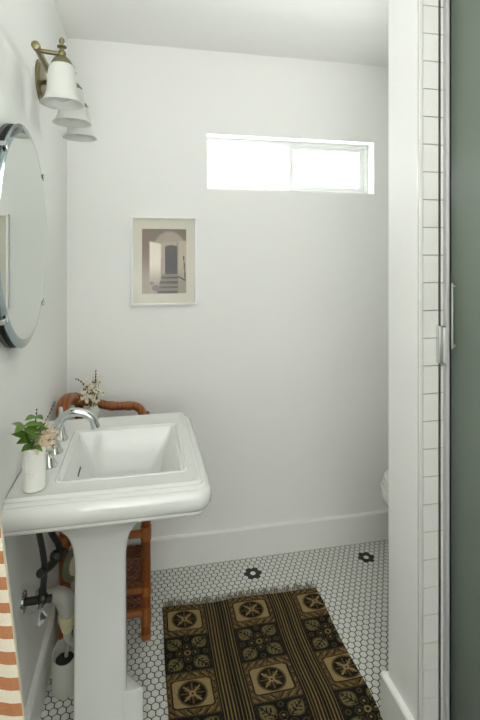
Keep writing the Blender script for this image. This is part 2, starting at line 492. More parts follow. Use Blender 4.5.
dt = thing('drain_trap', (-0.26, 1.60, 0.3), 'grey plastic drain trap elbow with cream nut behind the pedestal', 'plumbing')
bm = bmesh.new()
tube(bm, [(XL+0.001, 1.60, 0.372), (-0.285, 1.60, 0.372), (-0.262, 1.60, 0.368), (-0.246, 1.60, 0.352), (-0.238, 1.60, 0.325), (-0.237, 1.60, 0.30)],
     [0.02, 0.021, 0.026, 0.030, 0.028, 0.024], 16, smooth=5)
build('trap_elbow', bm, M['pvc'], dt)
bm = bmesh.new()
lathe(bm, [(0.020, 0.045), (0.028, 0.044), (0.030, 0.030), (0.029, 0.026), (0.026, 0.024), (0.022, 0.008), (0.016, -0.012), (0.013, -0.014)], (-0.237, 1.60, 0.262), n=18)
build('slip_nut', bm, M['pvc_cream'], dt)
bm = bmesh.new()
tube(bm, [(-0.237, 1.60, 0.252), (-0.232, 1.60, 0.222), (-0.20, 1.60, 0.200), (-0.16, 1.60, 0.205), (-0.135, 1.60, 0.24), (-0.132, 1.60, 0.32), (-0.132, 1.60, 0.66)], 0.0125, 12, smooth=6)
build('trap_bend', bm, M['pvc'], dt)

# ------------------------------------------------------------------ toilet brush
tb = thing('toilet_brush', (-0.255, 1.665, 0), 'pale toilet brush canister with dark bristles and round green-rimmed handle end, on floor by pedestal', 'toilet brush')
bm = bmesh.new()
c0 = Vector((-0.255, 1.668, 0.0))
prof = [(0.030, 0.0), (0.037, 0.003), (0.040, 0.012), (0.041, 0.06), (0.0405, 0.125), (0.0395, 0.130), (0.037, 0.130), (0.036, 0.124), (0.036, 0.03), (0.02, 0.028)]
lathe(bm, prof, c0, n=28)
for v in bm.verts:
    if v.co.z > 0.1: v.co.z += (v.co.y-c0.y)*0.45
build('canister', bm, M['canister'], tb)
bm = bmesh.new(); lathe(bm, [(0.012, 0.035), (0.030, 0.045), (0.033, 0.08), (0.030, 0.105), (0.012, 0.112)], c0+Vector((0.001, 0.001, 0)), n=20, wob=lambda a, h: 1+0.06*math.sin(9*a+h*300))
build('bristles', bm, M['bristle'], tb)
bm = bmesh.new(); tube(bm, [c0+Vector((0.004, 0.002, 0.105)), (-0.238, 1.672, 0.25), (-0.232, 1.674, 0.365)], 0.0065, 10, smooth=5)
build('handle', bm, M['pvc'], tb)
bm = bmesh.new()
lathe(bm, [(0.020, -0.006), (0.050, -0.009), (0.057, -0.004), (0.057, 0.004), (0.050, 0.009), (0.036, 0.007), (0.020, 0.005)], (0, 0, 0), axis='Y', n=32)
Rm = Matrix.Translation((-0.2245, 1.676, 0.420)) @ Matrix.Rotation(math.radians(58), 4, 'Z')
bmesh.ops.transform(bm, matrix=Rm, verts=bm.verts)
g = build('round_end', bm, M['greenrim'], tb)
bm = bmesh.new(); lathe(bm, [(0.005, -0.009), (0.037, -0.0085), (0.037, 0.0085), (0.005, 0.009)], (0, 0, 0), axis='Y', n=32)
bmesh.ops.transform(bm, matrix=Rm, verts=bm.verts)
build('disc_centre', bm, M['palecore'], g)

# ================================================================== RATTAN STAND
rs = thing('rattan_stand', (-0.135, 1.96, 0), 'brown rattan stand with curved top rail in the corner behind the sink', 'stand')
LX0, LX1, RY0, RY1 = -0.283, 0.014, 1.838, 2.10
def pole(bm, a, b, r=0.0175, n=14):
    a, b = Vector(a), Vector(b); pts, rad = [], []
    for i in range(13):
        t = i/12; pts.append(a.lerp(b, t)); rad.append(r*(1+0.03*math.sin(t*21)))
    tube(bm, pts, rad, n)
for x, y, zt in ((LX0, RY0, 0.865), (LX1, RY0, 0.735), (LX0+0.02, RY1, 0.84), (LX1, RY1, 0.775)):
    bm = bmesh.new(); pole(bm, (x, y, 0.0), (x, y, zt))
    leg = build('leg', bm, M['cane'], rs)
    bm = bmesh.new()
    for z0, z1 in ((0.0, 0.018), (0.05, 0.12), (0.165, 0.20), (0.375, 0.425)):
        tube(bm, [(x, y, z0), (x, y, z1)], 0.0205, 14)
        build('binding', bm, M['wrap'], leg); bm = bmesh.new()
    bm.free()
rail_pts = [(LX0-0.004, 1.842, 0.845), (-0.293, 1.868, 0.882), (-0.290, 1.915, 0.898), (-0.282, 1.97, 0.893), (-0.266, 2.04, 0.868), (-0.235, 2.085, 0.845), (-0.19, 2.10, 0.828), (-0.128, 2.10, 0.812),
            (-0.07, 2.10, 0.809), (-0.03, 2.10, 0.805), (-0.006, 2.09, 0.790), (0.006, 2.05, 0.768), (LX1, 1.96, 0.745), (LX1, RY0, 0.733)]
bm = bmesh.new(); tube(bm, rail_pts, [0.021, 0.024, 0.024, 0.023, 0.022, 0.020, 0.0185, 0.0175, 0.0172, 0.0172, 0.0175, 0.0175, 0.0175, 0.0175], 14, smooth=6)
tr = build('top_rail', bm, rattan_mat('rattan_rail', (150, 84, 30), 18, 'X'), rs)
for a, b, rr in (((-0.272, 2.012, 0.8785), (-0.262, 2.05, 0.8635), 0.0255), ((-0.14, 2.10, 0.815), (-0.118, 2.10, 0.8105), 0.0197), ((-0.068, 2.10, 0.809), (-0.046, 2.10, 0.807), 0.0195)):
    bm = bmesh.new(); tube(bm, [a, b], rr, 14); build('binding', bm, M['wrap'], tr)
rail = [(0.398, 'Y'), (0.183, 'Y'), (0.095, 'Y')]
for z, _ in rail:
    bm = bmesh.new(); pole(bm, (LX0, RY0, z), (LX1, RY0, z), 0.0145, 12)
    build('front_rail', bm, M['wrap'], rs)
    bm = bmesh.new(); pole(bm, (LX1, RY0, z), (LX1, RY1, z), 0.0145, 12); pole(bm, (LX0+0.004, RY0, z), (LX0+0.018, RY1, z), 0.0145, 12); pole(bm, (LX0+0.02, RY1, z), (LX1, RY1, z), 0.0145, 12)
    build('side_rail', bm, M['cane'], rs)
def weave(bm, x0, x1, y0, y1, z0, z1, axis):
    """woven strips, over and under"""
    n = 22
    if axis == 'Y':       # vertical sheet facing Y
        k = max(2, int((z1-z0)/0.009)); 
        for j in range(k):
            z = z0+(j+0.5)*(z1-z0)/k
            tube(bm, [(x0+(x1-x0)*i/n, (y0+y1)/2+0.003*(1 if (i+j) % 2 else -1), z) for i in range(n+1)], (z1-z0)/k*0.56, 5)
    else:
        k = max(2, int((y1-y0)/0.012))
        for j in range(k):
            y = y0+(j+0.5)*(y1-y0)/k
            tube(bm, [(x0+(x1-x0)*i/n, y, (z0+z1)/2+0.0025*(1 if (i+j) % 2 else -1)) for i in range(n+1)], (y1-y0)/k*0.56, 5)
bm = bmesh.new(); weave(bm, LX0+0.015, LX1-0.012, RY0+0.012, RY0+0.012, 0.19, 0.30, 'Y'); build('woven_panel', bm, M['weave'], rs)
bm = bmesh.new(); weave(bm, LX0+0.015, LX1-0.012, RY0+0.012, RY0+0.012, 0.105, 0.175, 'Y'); build('woven_panel', bm, M['weave'], rs)
bm = bmesh.new(); weave(bm, LX0+0.015, LX1-0.012, RY0+0.01, RY1-0.01, 0.198, 0.204, 'Z'); build('shelf', bm, M['weave'], rs)
bm = bmesh.new(); weave(bm, LX0+0.02, LX1-0.012, RY0+0.01, RY1-0.01, 0.752, 0.758, 'Z'); build('shelf', bm, M['weave'], rs)

# ================================================================== VASES AND FLOWERS
v1 = (-0.273, 1.296, 0.8595)
bm = bmesh.new()
hob = lambda a, h: 1+0.022*math.sin(15*a)*math.sin(h*2*PI/0.0115)
prof = [(0.010, 0.0), (0.024, 0.0), (0.0268, 0.003)]+[(0.0275, 0.005+i*0.0019) for i in range(54)]+[(0.0278, 0.1095), (0.0268, 0.111), (0.0245, 0.111), (0.0242, 0.106), (0.0242, 0.012), (0.01, 0.011)]
lathe(bm, prof, v1, n=90, wob=lambda a, h: hob(a, h) if 0.006 < h < 0.107 else 1)
tag(build('bud_vase', bm, M['bisque'], angle=80), 'tall white textured cylinder vase on the near corner of the sink', 'vase')

def leaf(bm, base, tip, width, up=(0, 0, 1), mi=0, fold=0.25):
    b, t = Vector(base), Vector(tip); d = t-b; L = d.length; d.normalize()
    s = d.cross(Vector(up)); s = s.normalized() if s.length > 1e-4 else d.orthogonal().normalized()
    nn = s.cross(d).normalized()
    rows = []
    for i in range(8):
        u = i/7; w = width*0.5*math.sin(PI*min(1, u**0.8))**0.9 if 0 < u < 1 else 0.0004
        c = b+d*L*u - nn*L*0.18*u*u
        rows.append((bm.verts.new(c-s*w+nn*w*fold), bm.verts.new(c), bm.verts.new(c+s*w+nn*w*fold),
                     bm.verts.new(c-s*w+nn*(w*fold-0.0006)), bm.verts.new(c-nn*0.0006), bm.verts.new(c+s*w+nn*(w*fold-0.0006))))
    for p, q in zip(rows, rows[1:]):
        for k, l in ((0, 1), (1, 2), (4, 3), (5, 4), (3, 0), (2, 5)):
            f = bm.faces.new((p[k], p[l], q[l], q[k])); f.material_index = mi
    for r in (rows[0], rows[-1]):
        bm.faces.new((r[0], r[1], r[4], r[3])); bm.faces.new((r[1], r[2], r[5], r[4]))

VX, VY, VT = v1[0], v1[1], 0.970
# leafy sprig
gs = thing('leafy_sprig', (VX, VY, 0.90), 'green leafy sprig leaning left out of the white vase on the sink', 'plant')
bm = bmesh.new()
stemA = [(VX+0.004, VY+0.002, 0.90), (VX-0.004, VY-0.012, 0.972), (VX-0.010, VY-0.035, 1.008), (VX-0.012, VY-0.05, 1.042)]
tube(bm, stemA, [0.002, 0.0018, 0.0014, 0.0009], 7, smooth=6)
stemB = [(VX, VY+0.004, 0.90), (VX-0.001, VY-0.004, 0.975), (VX+0.002, VY-0.008, 1.01), (VX+0.004, VY-0.004, 1.048)]
tube(bm, stemB, [0.002, 0.0018, 0.0014, 0.0009], 7, smooth=6)
build('stem', bm, M['stem'], gs)
bm = bmesh.new()
SA, SB = catmull(stemA, 8), catmull(stemB, 8)
random.seed(3)
for P_, rng in ((SA, (9, 13, 16, 19, 22, 24)), (SB, (9, 12, 16, 20, 24))):
    for n_, i in enumerate(rng):
        b = P_[min(i, len(P_)-1)]
        for sgn in (-1, 1):
            d = Vector((sgn*random.uniform(0.25, 0.6)+0.12, random.uniform(-1.0, -0.35) if sgn < 0 else random.uniform(-0.8, 0.3), random.uniform(-0.2, 0.55))).normalized()
            t = b+d*random.uniform(0.028, 0.042)
            if t.x < XL+0.008: t.x = XL+0.008
            leaf(bm, b, t, random.uniform(0.016, 0.021), up=(random.uniform(-.4, .4)+0.5, random.uniform(-.9, -.3), 1))
build('foliage', bm, M['leaf'], gs, angle=60)

def blossom_bunch(name, label, cat, base, tips, material, n_flo, spread, r0, stem_mat):
    t = thing(name, base, label, cat)
    bm = bmesh.new(); bf = bmesh.new()
    for tip in tips:
        tip = Vector(tip); b = Vector(base)
        mid = b.lerp(tip, 0.55)+Vector((random.uniform(-.004, .004), random.uniform(-.004, .004), 0.004))
        path = catmull([b, mid, tip], 6)
        tube(bm, path, 0.0009, 5)
        for k in range(n_flo):
            p = path[random.randint(len(path)//2, len(path)-1)]+Vector((random.gauss(0, spread), random.gauss(0, spread), random.gauss(0, spread)))
            if p.x < XL+0.006: p.x = XL+0.006
            r = r0*random.uniform(0.6, 1.2)
            for q in range(5):
                a = q*2*PI/5+random.random()
                leaf(bf, p, p+Vector((math.cos(a)*r, -abs(math.sin(a))*r*0.5-0.001, math.sin(a)*r)), r*0.9, up=(0, -1, 0.3))
    build('stem', bm, stem_mat, t)
    build('blossom', bf, material, t, angle=70)
    return t
blossom_bunch('dried_flower_bunch', 'bunch of small blush dried flowers on the right of the white sink vase', 'flowers',
              (VX+0.002, VY+0.004, 0.90), [(VX+0.012+0.006*i, VY-0.006+0.004*i, 0.985+0.012*(i % 4)) for i in range(7)], M['pbloom'], 13, 0.008, 0.006, M['brown'])
def twig(label, pts, r, buds, bud_r, material, name='budded_twig'):
    t = thing(name, pts[0], label, 'twig')
    bm = bmesh.new(); tube(bm, pts, r, 6, smooth=6); build('stem', bm, M['twig'], t)
    q = catmull(pts, 12); bm = bmesh.new()
    for k in range(buds):
        p = q[int(len(q)*(0.5+0.5*k/max(1, buds-1)))-1]
        ball(bm, p+Vector((random.uniform(-.0012, .0012), 0, random.uniform(-.0012, .0012))), bud_r*(1.1-0.4*k/buds), 1, (1, 1, 1.3))
    build('bud', bm, material, t)
twig('long dark budded twig reaching right from the white sink vase', [(VX+0.002, VY, 0.90), (VX+0.008, VY+0.003, 0.985), (VX+0.022, VY+0.02, 1.02), (VX+0.042, VY+0.05, 1.066)], 0.0007, 11, 0.0026, M['twig'])
twig('short upright brown budded twig above the leaves of the sink vase', [(VX, VY, 0.90), (VX+0.001, VY-0.002, 0.98), (VX+0.003, VY+0.002, 1.02), (VX+0.006, VY+0.004, 1.063)], 0.0008, 8, 0.0032, M['brown'])

v2 = (-0.197, 1.985, 0.762)
bm = bmesh.new()
lathe(bm, [(0.008, 0), (0.022, 0), (0.028, 0.012), (0.032, 0.035), (0.031, 0.06), (0.026, 0.078), (0.020, 0.087), (0.0185, 0.093), (0.016, 0.093), (0.016, 0.085), (0.022, 0.06), (0.01, 0.02)], v2, n=32)
tag(build('bud_vase', bm, M['glaze'], angle=60), 'small pale round vase on the rattan stand behind the faucet', 'vase')
x2, y2 = v2[0], v2[1]
blossom_bunch('dried_flower_bunch', 'spray of white dried flowers in the small vase behind the faucet', 'flowers', (x2, y2, 0.79),
              [(x2-0.028, y2, 0.915), (x2-0.012, y2-0.005, 0.945), (x2+0.002, y2, 0.965), (x2+0.016, y2+0.003, 0.945), (x2-0.02, y2, 0.94), (x2+0.022, y2-0.003, 0.915), (x2, y2-0.006, 0.93)], M['wbloom'], 10, 0.009, 0.0085, M['brown'])
blossom_bunch('dried_stem_bunch', 'brown seed heads among the white flowers behind the faucet', 'flowers', (x2, y2, 0.79),
              [(x2-0.02, y2-0.01, 0.93), (x2+0.006, y2-0.012, 0.955), (x2+0.026, y2-0.005, 0.95), (x2-0.006, y2-0.014, 0.92), (x2+0.014, y2-0.012, 0.92)], M['brown'], 9, 0.006, 0.0055, M['twig'])
twig('dark twig leaning left out of the small vase behind the faucet', [(x2, y2, 0.79), (x2-0.01, y2-0.003, 0.88), (x2-0.035, y2-0.005, 0.945), (x2-0.062, y2-0.006, 0.968)], 0.0009, 6, 0.0042, M['twig'])
twig('tall dark twig standing upright in the small vase behind the faucet', [(x2, y2, 0.79), (x2+0.006, y2, 0.88), (x2+0.010, y2, 0.95), (x2+0.013, y2, 0.995)], 0.0009, 7, 0.0042, M['twig'])

# ================================================================== MIRROR
MY, MZ, MR = 1.342, 1.511, 0.291
mi_ = thing('round_mirror', (XL, MY, MZ-MR), 'round frameless mirror held by four small chrome clips on the left wall', 'mirror')
bm = bmesh.new(); n = 96
lathe(bm, [(MR-0.022, 0.0195), (MR-0.0225, 0.0196), (0.0005, 0.0196)], (-0.319, MY, MZ), axis='X', n=n)
gl = build('mirror_glass', bm, M['mirror'], mi_, angle=10)
bm = bmesh.new(); lathe(bm, [(MR-0.022, 0.0195), (MR-0.002, 0.0165), (MR, 0.0155), (MR, 0.013)], (-0.319, MY, MZ), axis='X', n=n, close=False)
build('bevelled_edge', bm, M['mirror_bevel'], gl, angle=20)
bm = bmesh.new(); lathe(bm, [(0.001, -0.009), (MR-0.03, -0.009), (MR-0.012, 0.0), (MR-0.001, 0.003), (MR-0.001, 0.013), (0.001, 0.0135)], (XL+0.0005, MY, MZ), axis='X', n=n)
build('backing', bm, M['mirror_back'], mi_)
for a in (42, 138, 222, 318):
    a = math.radians(a); cy, cz = MY+math.cos(a)*MR, MZ+math.sin(a)*MR
    bm = bmesh.new()
    box(bm, -0.009, 0.0225, -0.008, 0.008, 0.0, 0.006, 0.001); box(bm, 0.0195, 0.0225, -0.008, 0.008, -0.012, 0.006, 0.001)
    R4 = Matrix.Translation((-0.319, cy, cz)) @ Matrix.Rotation(a-PI/2, 4, 'X')
    bmesh.ops.transform(bm, matrix=R4, verts=bm.verts)
    build('mirror_clip', bm, M['chrome'], mi_)

mi_.rotation_euler.z = 0.0127        # hangs a hair off parallel to the wall

# ================================================================== WALL LIGHT
SC_Y = (1.33, 1.515, 1.70); SX, BXX, SZ = -0.2107, -0.270, 2.005
sc = thing('wall_sconce', (XL, 1.53, 1.95), 'antique brass vanity light with three white bell glass shades above the mirror', 'wall light')
bm = bmesh.new(); lathe(bm, [(0.03, 0.0), (0.066, 0.0), (0.066, 0.004), (0.060, 0.008), (0.056, 0.013), (0.030, 0.018), (0.012, 0.020)], (XL+0.0005, 1.655, 2.04), axis='X', n=40)
build('backplate', bm, M['brass'], sc)
bm = bmesh.new()
tube(bm, [(BXX, 1.308, SZ), (BXX, 1.722, SZ)], 0.0085, 14)
for y in (1.302, 1.728):
    lathe(bm, [(0.006, -0.010), (0.0108, -0.008), (0.0108, 0.008), (0.006, 0.010)], (BXX, y, SZ), axis='Y', n=18)
tube(bm, [(XL+0.015, 1.645, 2.035), (BXX, 1.62, SZ)], 0.008, 12)
build('bar', bm, M['brass'], sc)
for y in SC_Y:
    bm = bmesh.new()
    tube(bm, [(BXX, y, SZ), (SX, y, SZ-0.004)], 0.0062, 12)
    ball(bm, (SX, y, SZ-0.004), 0.0115, 2)
    arm = build('arm', bm, M['brass'], sc)
    bm = bmesh.new()
    lathe(bm, [(0.005, 0.0), (0.006, 0.008), (0.0125, 0.011), (0.0125, 0.014), (0.005, 0.017), (0.0045, 0.021), (0.0075, 0.026), (0.007, 0.032), (0.002, 0.037)], (SX, y, SZ+0.003), n=16)
    build('finial', bm, M['brass'], arm)
    bm = bmesh.new()
    lathe(bm, [(0.006, 0.0), (0.012, -0.004), (0.022, -0.013), (0.029, -0.026), (0.031, -0.034), (0.0305, -0.036), (0.020, -0.036)], (SX, y, SZ-0.007), n=28)
    build('shade_holder', bm, M['brass'], arm)
    bm = bmesh.new()
    outer = [(0.0290, 1.971), (0.0335, 1.960), (0.0365, 1.943), (0.0375, 1.92), (0.0395, 1.90), (0.043, 1.885), (0.0490, 1.874), (0.0565, 1.867)]
    inner = [(r-0.003, z+0.0005) for r, z in reversed(outer)]
    lathe(bm, [(r, z) for r, z in outer]+inner, (SX, y, 0), n=40, close=False)
    sh = build('shade', bm, M['shade'], sc, angle=60)
    bm = bmesh.new()
    lathe(bm, [(0.012, 1.975), (0.013, 1.945), (0.022, 1.92), (0.026, 1.90), (0.022, 1.883), (0.008, 1.876)], (SX, y, 0), n=24)
    build('bulb', bm, M['shade'], sh, angle=60)

# ================================================================== FRAMED PICTURE
AX0, AX1, AZ0, AZ1 = -0.051, 0.251, 1.232, 1.643
pic = thing('framed_picture', (0.10, YB, AZ0), 'silver-framed sepia print of a doorway with steps, on the back wall', 'picture')
bm = bmesh.new(); t = 0.0085; d0, d1 = YB-0.028, YB-0.001
box(bm, AX0, AX1, d0, d1, AZ0, AZ0+t, 0.001); box(bm, AX0, AX1, d0, d1, AZ1-t, AZ1, 0.001)
box(bm, AX0, AX0+t, d0, d1, AZ0+t, AZ1-t, 0.001); box(bm, AX1-t, AX1, d0, d1, AZ0+t, AZ1-t, 0.001)
build('frame', bm, M['frame'], pic)
PX0, PX1, PZ0, PZ1 = -0.001, 0.203, 1.285, 1.586
bm = bmesh.new(); ym = YB-0.012
box(bm, AX0+t, PX0, ym-0.002, ym, AZ0+t, AZ1-t); box(bm, PX1, AX1-t, ym-0.002, ym, AZ0+t, AZ1-t)
box(bm, PX0, PX1, ym-0.002, ym, AZ0+t, PZ0); box(bm, PX0, PX1, ym-0.002, ym, PZ1, AZ1-t)
build('mat_board', bm, M['mat_board'], pic, smooth=False)

def colour_grid(name, x0, x1, a0, a1, nx, na, put, colf, material, parent=None, back=None):
    """a sheet of coloured cells; put(x, a) -> point, colf(u, v) -> sRGB"""
    verts = [put(x0+(x1-x0)*i/nx, a0+(a1-a0)*j/na) for j in range(na+1) for i in range(nx+1)]
    faces = [(j*(nx+1)+i, j*(nx+1)+i+1, (j+1)*(nx+1)+i+1, (j+1)*(nx+1)+i) for j in range(na) for i in range(nx)]
    me = bpy.data.meshes.new(name)
    nv = len(verts)
    if back:                                   # give the sheet a thickness
        verts += [Vector(v)+Vector(back) for v in verts[:nv]]
        rim = [i for i in range(nx+1)]+[j*(nx+1)+nx for j in range(1, na+1)]+[na*(nx+1)+i for i in range(nx-1, -1, -1)]+[j*(nx+1) for j in range(na-1, 0, -1)]
        faces += [(rim[k], rim[k]+nv, rim[(k+1) % len(rim)]+nv, rim[(k+1) % len(rim)]) for k in range(len(rim))]
        faces.append([r+nv for r in rim])
    me.from_pydata([tuple(v) for v in verts], [], faces)
    me.materials.append(material)
    at = me.color_attributes.new('pattern', 'FLOAT_COLOR', 'CORNER')
    buf = []
    k = 0
    for p in me.polygons:
        if k < nx*na:
            i, j = k % nx, k//nx
            c = (*lin(colf((i+0.5)/nx, (j+0.5)/na)), 1)
        else: c = (*lin((50, 44, 30)), 1)
        buf.extend(c*p.loop_total); k += 1
    at.data.foreach_set('color', buf)
    o = bpy.data.objects.new(name, me); C.objects.link(o)
    if parent:
        o.parent = parent; o.matrix_parent_inverse = Matrix.Translation(-parent.location)
    return o

def mixc(a, b, t):
    t = max(0, min(1, t)); return tuple(x*(1-t)+y*t for x, y in zip(a, b))
def sst(a, b, x):
    t = max(0, min(1, (x-a)/(b-a))); return t*t*(3-2*t)
def seg(px, py, ax, ay, bx_, by):
    dx, dy_ = bx_-ax, by-ay; t = max(0, min(1, ((px-ax)*dx+(py-ay)*dy_)/(dx*dx+dy_*dy_)))
    return math.hypot(px-ax-t*dx, py-ay-t*dy_)
def print_col(u, v):
    v = 1-v                                   # 0 at the top
    c = mixc((120, 108, 96), (140, 127, 112), v)
    vault = math.hypot((u-0.62)/0.42, (v-0.42)/0.40)
    c = mixc(c, (176, 166, 150), 0.8*(1-sst(0.9, 1.02, vault)) if v < 0.45 else 0)
    if u < 0.17: c = mixc((128, 106, 90), (150, 136, 118), sst(0.3, 0.8, v))
    if 0.45 < u < 0.86 and v > 0.2: c = mixc((178, 165, 146), (134, 123, 108), sst(0.75, 0.86, u))
    if u >= 0.82 and v > 0.18: c = mixc((186, 175, 156), (150, 140, 126), sst(0.5, 1.0, v))
    w = sst(0.15, 0.18, u)*(1-sst(0.40, 0.46, u))*sst(0.17+0.15*(u-0.16), 0.21+0.15*(u-0.16), v)*(1-0.75*sst(0.5, 0.95, v))
    c = mixc(c, (240, 231, 214), w)
    dtop = 0.28-0.03*math.cos((u-0.66)*9)
    if 0.52 < u < 0.80 and v > dtop and v < 0.72: c = mixc((78, 74, 70), (54, 53, 52), sst(0.3, 0.7, v))
    if v > 0.70 and 0.45-0.4*(v-0.7) < u < 0.81:
        s_ = ((v-0.70)/0.075) % 1
        c = (134, 125, 112) if s_ < 0.5 else (60, 57, 54)
    for (cx, cy, r) in ((0.22, 0.84, 0.05), (0.31, 0.915, 0.085)):
        e = math.hypot((u-cx), (v-cy)*1.9)
        if e < r: c = (112, 104, 96)
    if min(seg(u, v, 0.94, 0.43, 0.98, 0.80), seg(u, v, 0.82, 0.74, 0.98, 0.80)) < 0.012: c = (70, 62, 56)
    return c
colour_grid('print', PX0, PX1, PZ0, PZ1, 68, 100, lambda x, z: Vector((x, ym-0.0005, z)), print_col, M['photo'], pic, back=(0, 0.001, 0))
build('glazing', bx(AX0+t, AX1-t, YB-0.019, YB-0.0175, AZ0+t, AZ1-t), M['glazing'], pic, smooth=False)

# ================================================================== RUG
RX0, RX1, RYN, RYF = 0.080, 0.741, 0.78, 1.962
TAN, PALE, DARK, BRN, MID = (118, 100, 64), (142, 124, 84), (24, 23, 20), (92, 72, 42), (72, 62, 40)
bands = [(0.000, 0.167, 'm'), (0.167, 0.270, 's'), (0.270, 0.440, 'm'), (0.440, 0.540, 's'), (0.540, 0.712, 'm')]
ROWH = 0.160
def octagon(p, q): return max(abs(p), abs(q), (abs(p)+abs(q))*0.72)
def motif_a(p, q):                            # tan field, octagon with a rosette; p, q in -1..1
    ap, aq = abs(p), abs(q)
    if aq > 0.94 or ap > 0.95: return MID
    o = octagon(p*1.02, q*1.02)
    r, th = math.hypot(p, q), math.atan2(q, p)
    if r < 0.13: return PALE if r > 0.05 else DARK
    if r < 0.47:
        w8 = (th/(PI/4)) % 1                        # eight wedges
        if min(w8, 1-w8)*r < 0.045: return PALE if int(round(th/(PI/4))) % 2 else BRN
        return DARK if (int(math.floor(th/(PI/4)+0.5)) % 2 == 0 or r > 0.36) else BRN
    if r < 0.53: return DARK
    if r < 0.60: return BRN
    # pale hexagon field stretched sideways
    hx = max(aq/0.62, (ap*0.55+aq)/0.98)
    if hx < 1 and ap < 0.78: return PALE
    if hx < 1.07 and ap < 0.84: return DARK
    if hx < 1.14 and ap < 0.88: return BRN
    z = (p*2.6+q*1.2*(1 if p > 0 else -1)) % 1
    z2 = (ap*3.1+aq*3.1) % 1
    if z2 < 0.22: return DARK
    if z < 0.18: return MID
    return TAN if z2 < 0.62 else BRN
def motif_b(p, q):                            # black field, rosette and four corner leaves
    r = math.hypot(p, q); th = math.atan2(q, p)
    if r < 0.07: return DARK
    if r < 0.15: return TAN
    pet = 0.40*abs(math.cos(2*th))**0.35
    if r < 0.2: return DARK
    for a in (0, PI/2, PI, -PI/2):
        x, y = 0.34*math.cos(a), 0.34*math.sin(a); e = math.hypot(p-x, q-y)
        if e < 0.06: return TAN
        if 0.135 < e < 0.175: return MID
    # leaf along each diagonal
    ap, aq = abs(p), abs(q)
    s = (ap+aq)/math.sqrt(2); d = abs(ap-aq)/math.sqrt(2)
    if 0.38 < s < 1.22:
        u = (s-0.38)/0.84; w = 0.36*math.sin(PI*u**0.9)
        if d < w:
            if d > w-0.055: return MID
            vein = abs(((s*5.5-d*4.0) % 1)-0.5) < 0.16 and d < w*0.62
            if d < 0.028 or vein: return DARK
            return (104, 95, 62)
    if ap > 0.9 or aq > 0.93: return (52, 46, 32) if (p*7+q*5) % 1 < 0.4 else DARK
    if math.hypot(ap-0.78, aq) < 0.12 or math.hypot(ap, aq-0.80) < 0.12:
        e = min(math.hypot(ap-0.78, aq), math.hypot(ap, aq-0.80)); return MID if e > 0.06 else DARK
    return DARK
def rug_col(u, v):
    x = u*(RX1-RX0); y = (1-v)*(RYF-RYN)       # y measured from the far hem
    for a, b, k in bands:
        if a <= x < b:
            if k == 's':
                t_ = ((x-a)/(b-a)*9) % 1
                if x-a < 0.005 or b-x < 0.005: return DARK
                return (122, 104, 62) if 0.36 < t_ < 0.68 else DARK
            j = int(y/ROWH); q = (y/ROWH-j)*2-1; p = ((x-a)/(b-a))*2-1
            return motif_a(p, q) if j % 2 == 0 else motif_b(p, q)
    return DARK
rug = thing('rug', ((RX0+RX1)/2, (RYN+RYF)/2, 0), 'dark woven rug with tan medallions and striped bands on the tile floor', 'rug')
def rug_put(x, y):
    f = 0.0015*math.sin(x*23+y*9)+0.001*math.sin(y*31)
    u = (y-RYN)/(RYF-RYN)
    return Vector((x-0.008*(1-u)*0+0.004*math.sin(y*14)*(1 if x > 0.4 else 0.4), y-0.022*(x-RX0)/(RX1-RX0)*0.6*u+0.003*math.sin(x*17), 0.0085+f))
colour_grid('rug_weave', RX0, RX1, RYN, RYF, 280, 500, rug_put, rug_col, M['rug'], rug, back=(0, 0, -0.0055))
bm = bmesh.new(); random.seed(11)
n = 150
for i in range(n):
    x = RX0+(RX1-RX0)*(i+0.5)/n; b = rug_put(x, RYF-0.002)
    clump = math.sin(i*0.55)+0.6*math.sin(i*0.21+1)
    L = random.uniform(0.022, 0.045); dx = 0.014*clump+random.uniform(-0.006, 0.006)+0.006
    zt = max(0.0028, 0.0035+random.uniform(0, 0.006))
    tube(bm, [b+Vector((0, 0, -0.003)), b+Vector((dx*0.4, L*0.5, zt-0.008+random.uniform(0.003, 0.007))), (b.x+dx, b.y+L, zt)], [0.0017, 0.0015, 0.0011], 5, smooth=3)
fr = build('fringe', bm, M['fringe'], rug); fr['kind'] = 'stuff'

# ================================================================== TOWEL
hk = thing('towel_hook', (XL, 0.945, 1.14), 'chrome wall hook that holds the striped hand towel', 'hook')
bm = bmesh.new(); lathe(bm, [(0.01, 0), (0.024, 0.0), (0.024, 0.004), (0.012, 0.010), (0.008, 0.012)], (XL+0.0005, 0.945, 1.16), axis='X', n=24)
build('wall_plate', bm, M['chrome'], hk)
bm = bmesh.new(); tube(bm, [(XL+0.008, 0.945, 1.16), (XL+0.03, 0.945, 1.152), (XL+0.042, 0.945, 1.165), (XL+0.045, 0.945, 1.182)], [0.006, 0.0055, 0.005, 0.006], 10, smooth=5)
build('peg', bm, M['chrome'], hk)
bm = bmesh.new(); rows = []
NZ, NS = 150, 60; z0, z1 = 1.172, 0.44
for j in range(NZ+1):
    tz = j/NZ; z = z0+(z1-z0)*tz
    drop = max(0, 1.17-z)
    reach = 0.052+0.083*min(1, drop/0.75)            # how far the outer edge stands off the wall
    ring = []
    for i in range(NS):
        a = i/(NS-1)                          # 0 edge by the wall, 1 outer edge
        x = XL+0.008+(reach-0.008)*a
        y = 0.962-0.020*a-0.05*max(0, 0.12-drop)/0.12+0.007*math.sin(a*11+1.0)*min(1, drop*4)*(1-a)
        ring.append((x, y, z))
    rows.append(ring)
front = [[bm.verts.new(p) for p in r] for r in rows]
back = [[bm.verts.new((p[0], p[1]+0.012, p[2])) for p in r] for r in rows]
per = 0.0478
def stripe(z, a):
    return 0 if ((z-0.952+per/4) / per) % 1 < 0.5 else 1
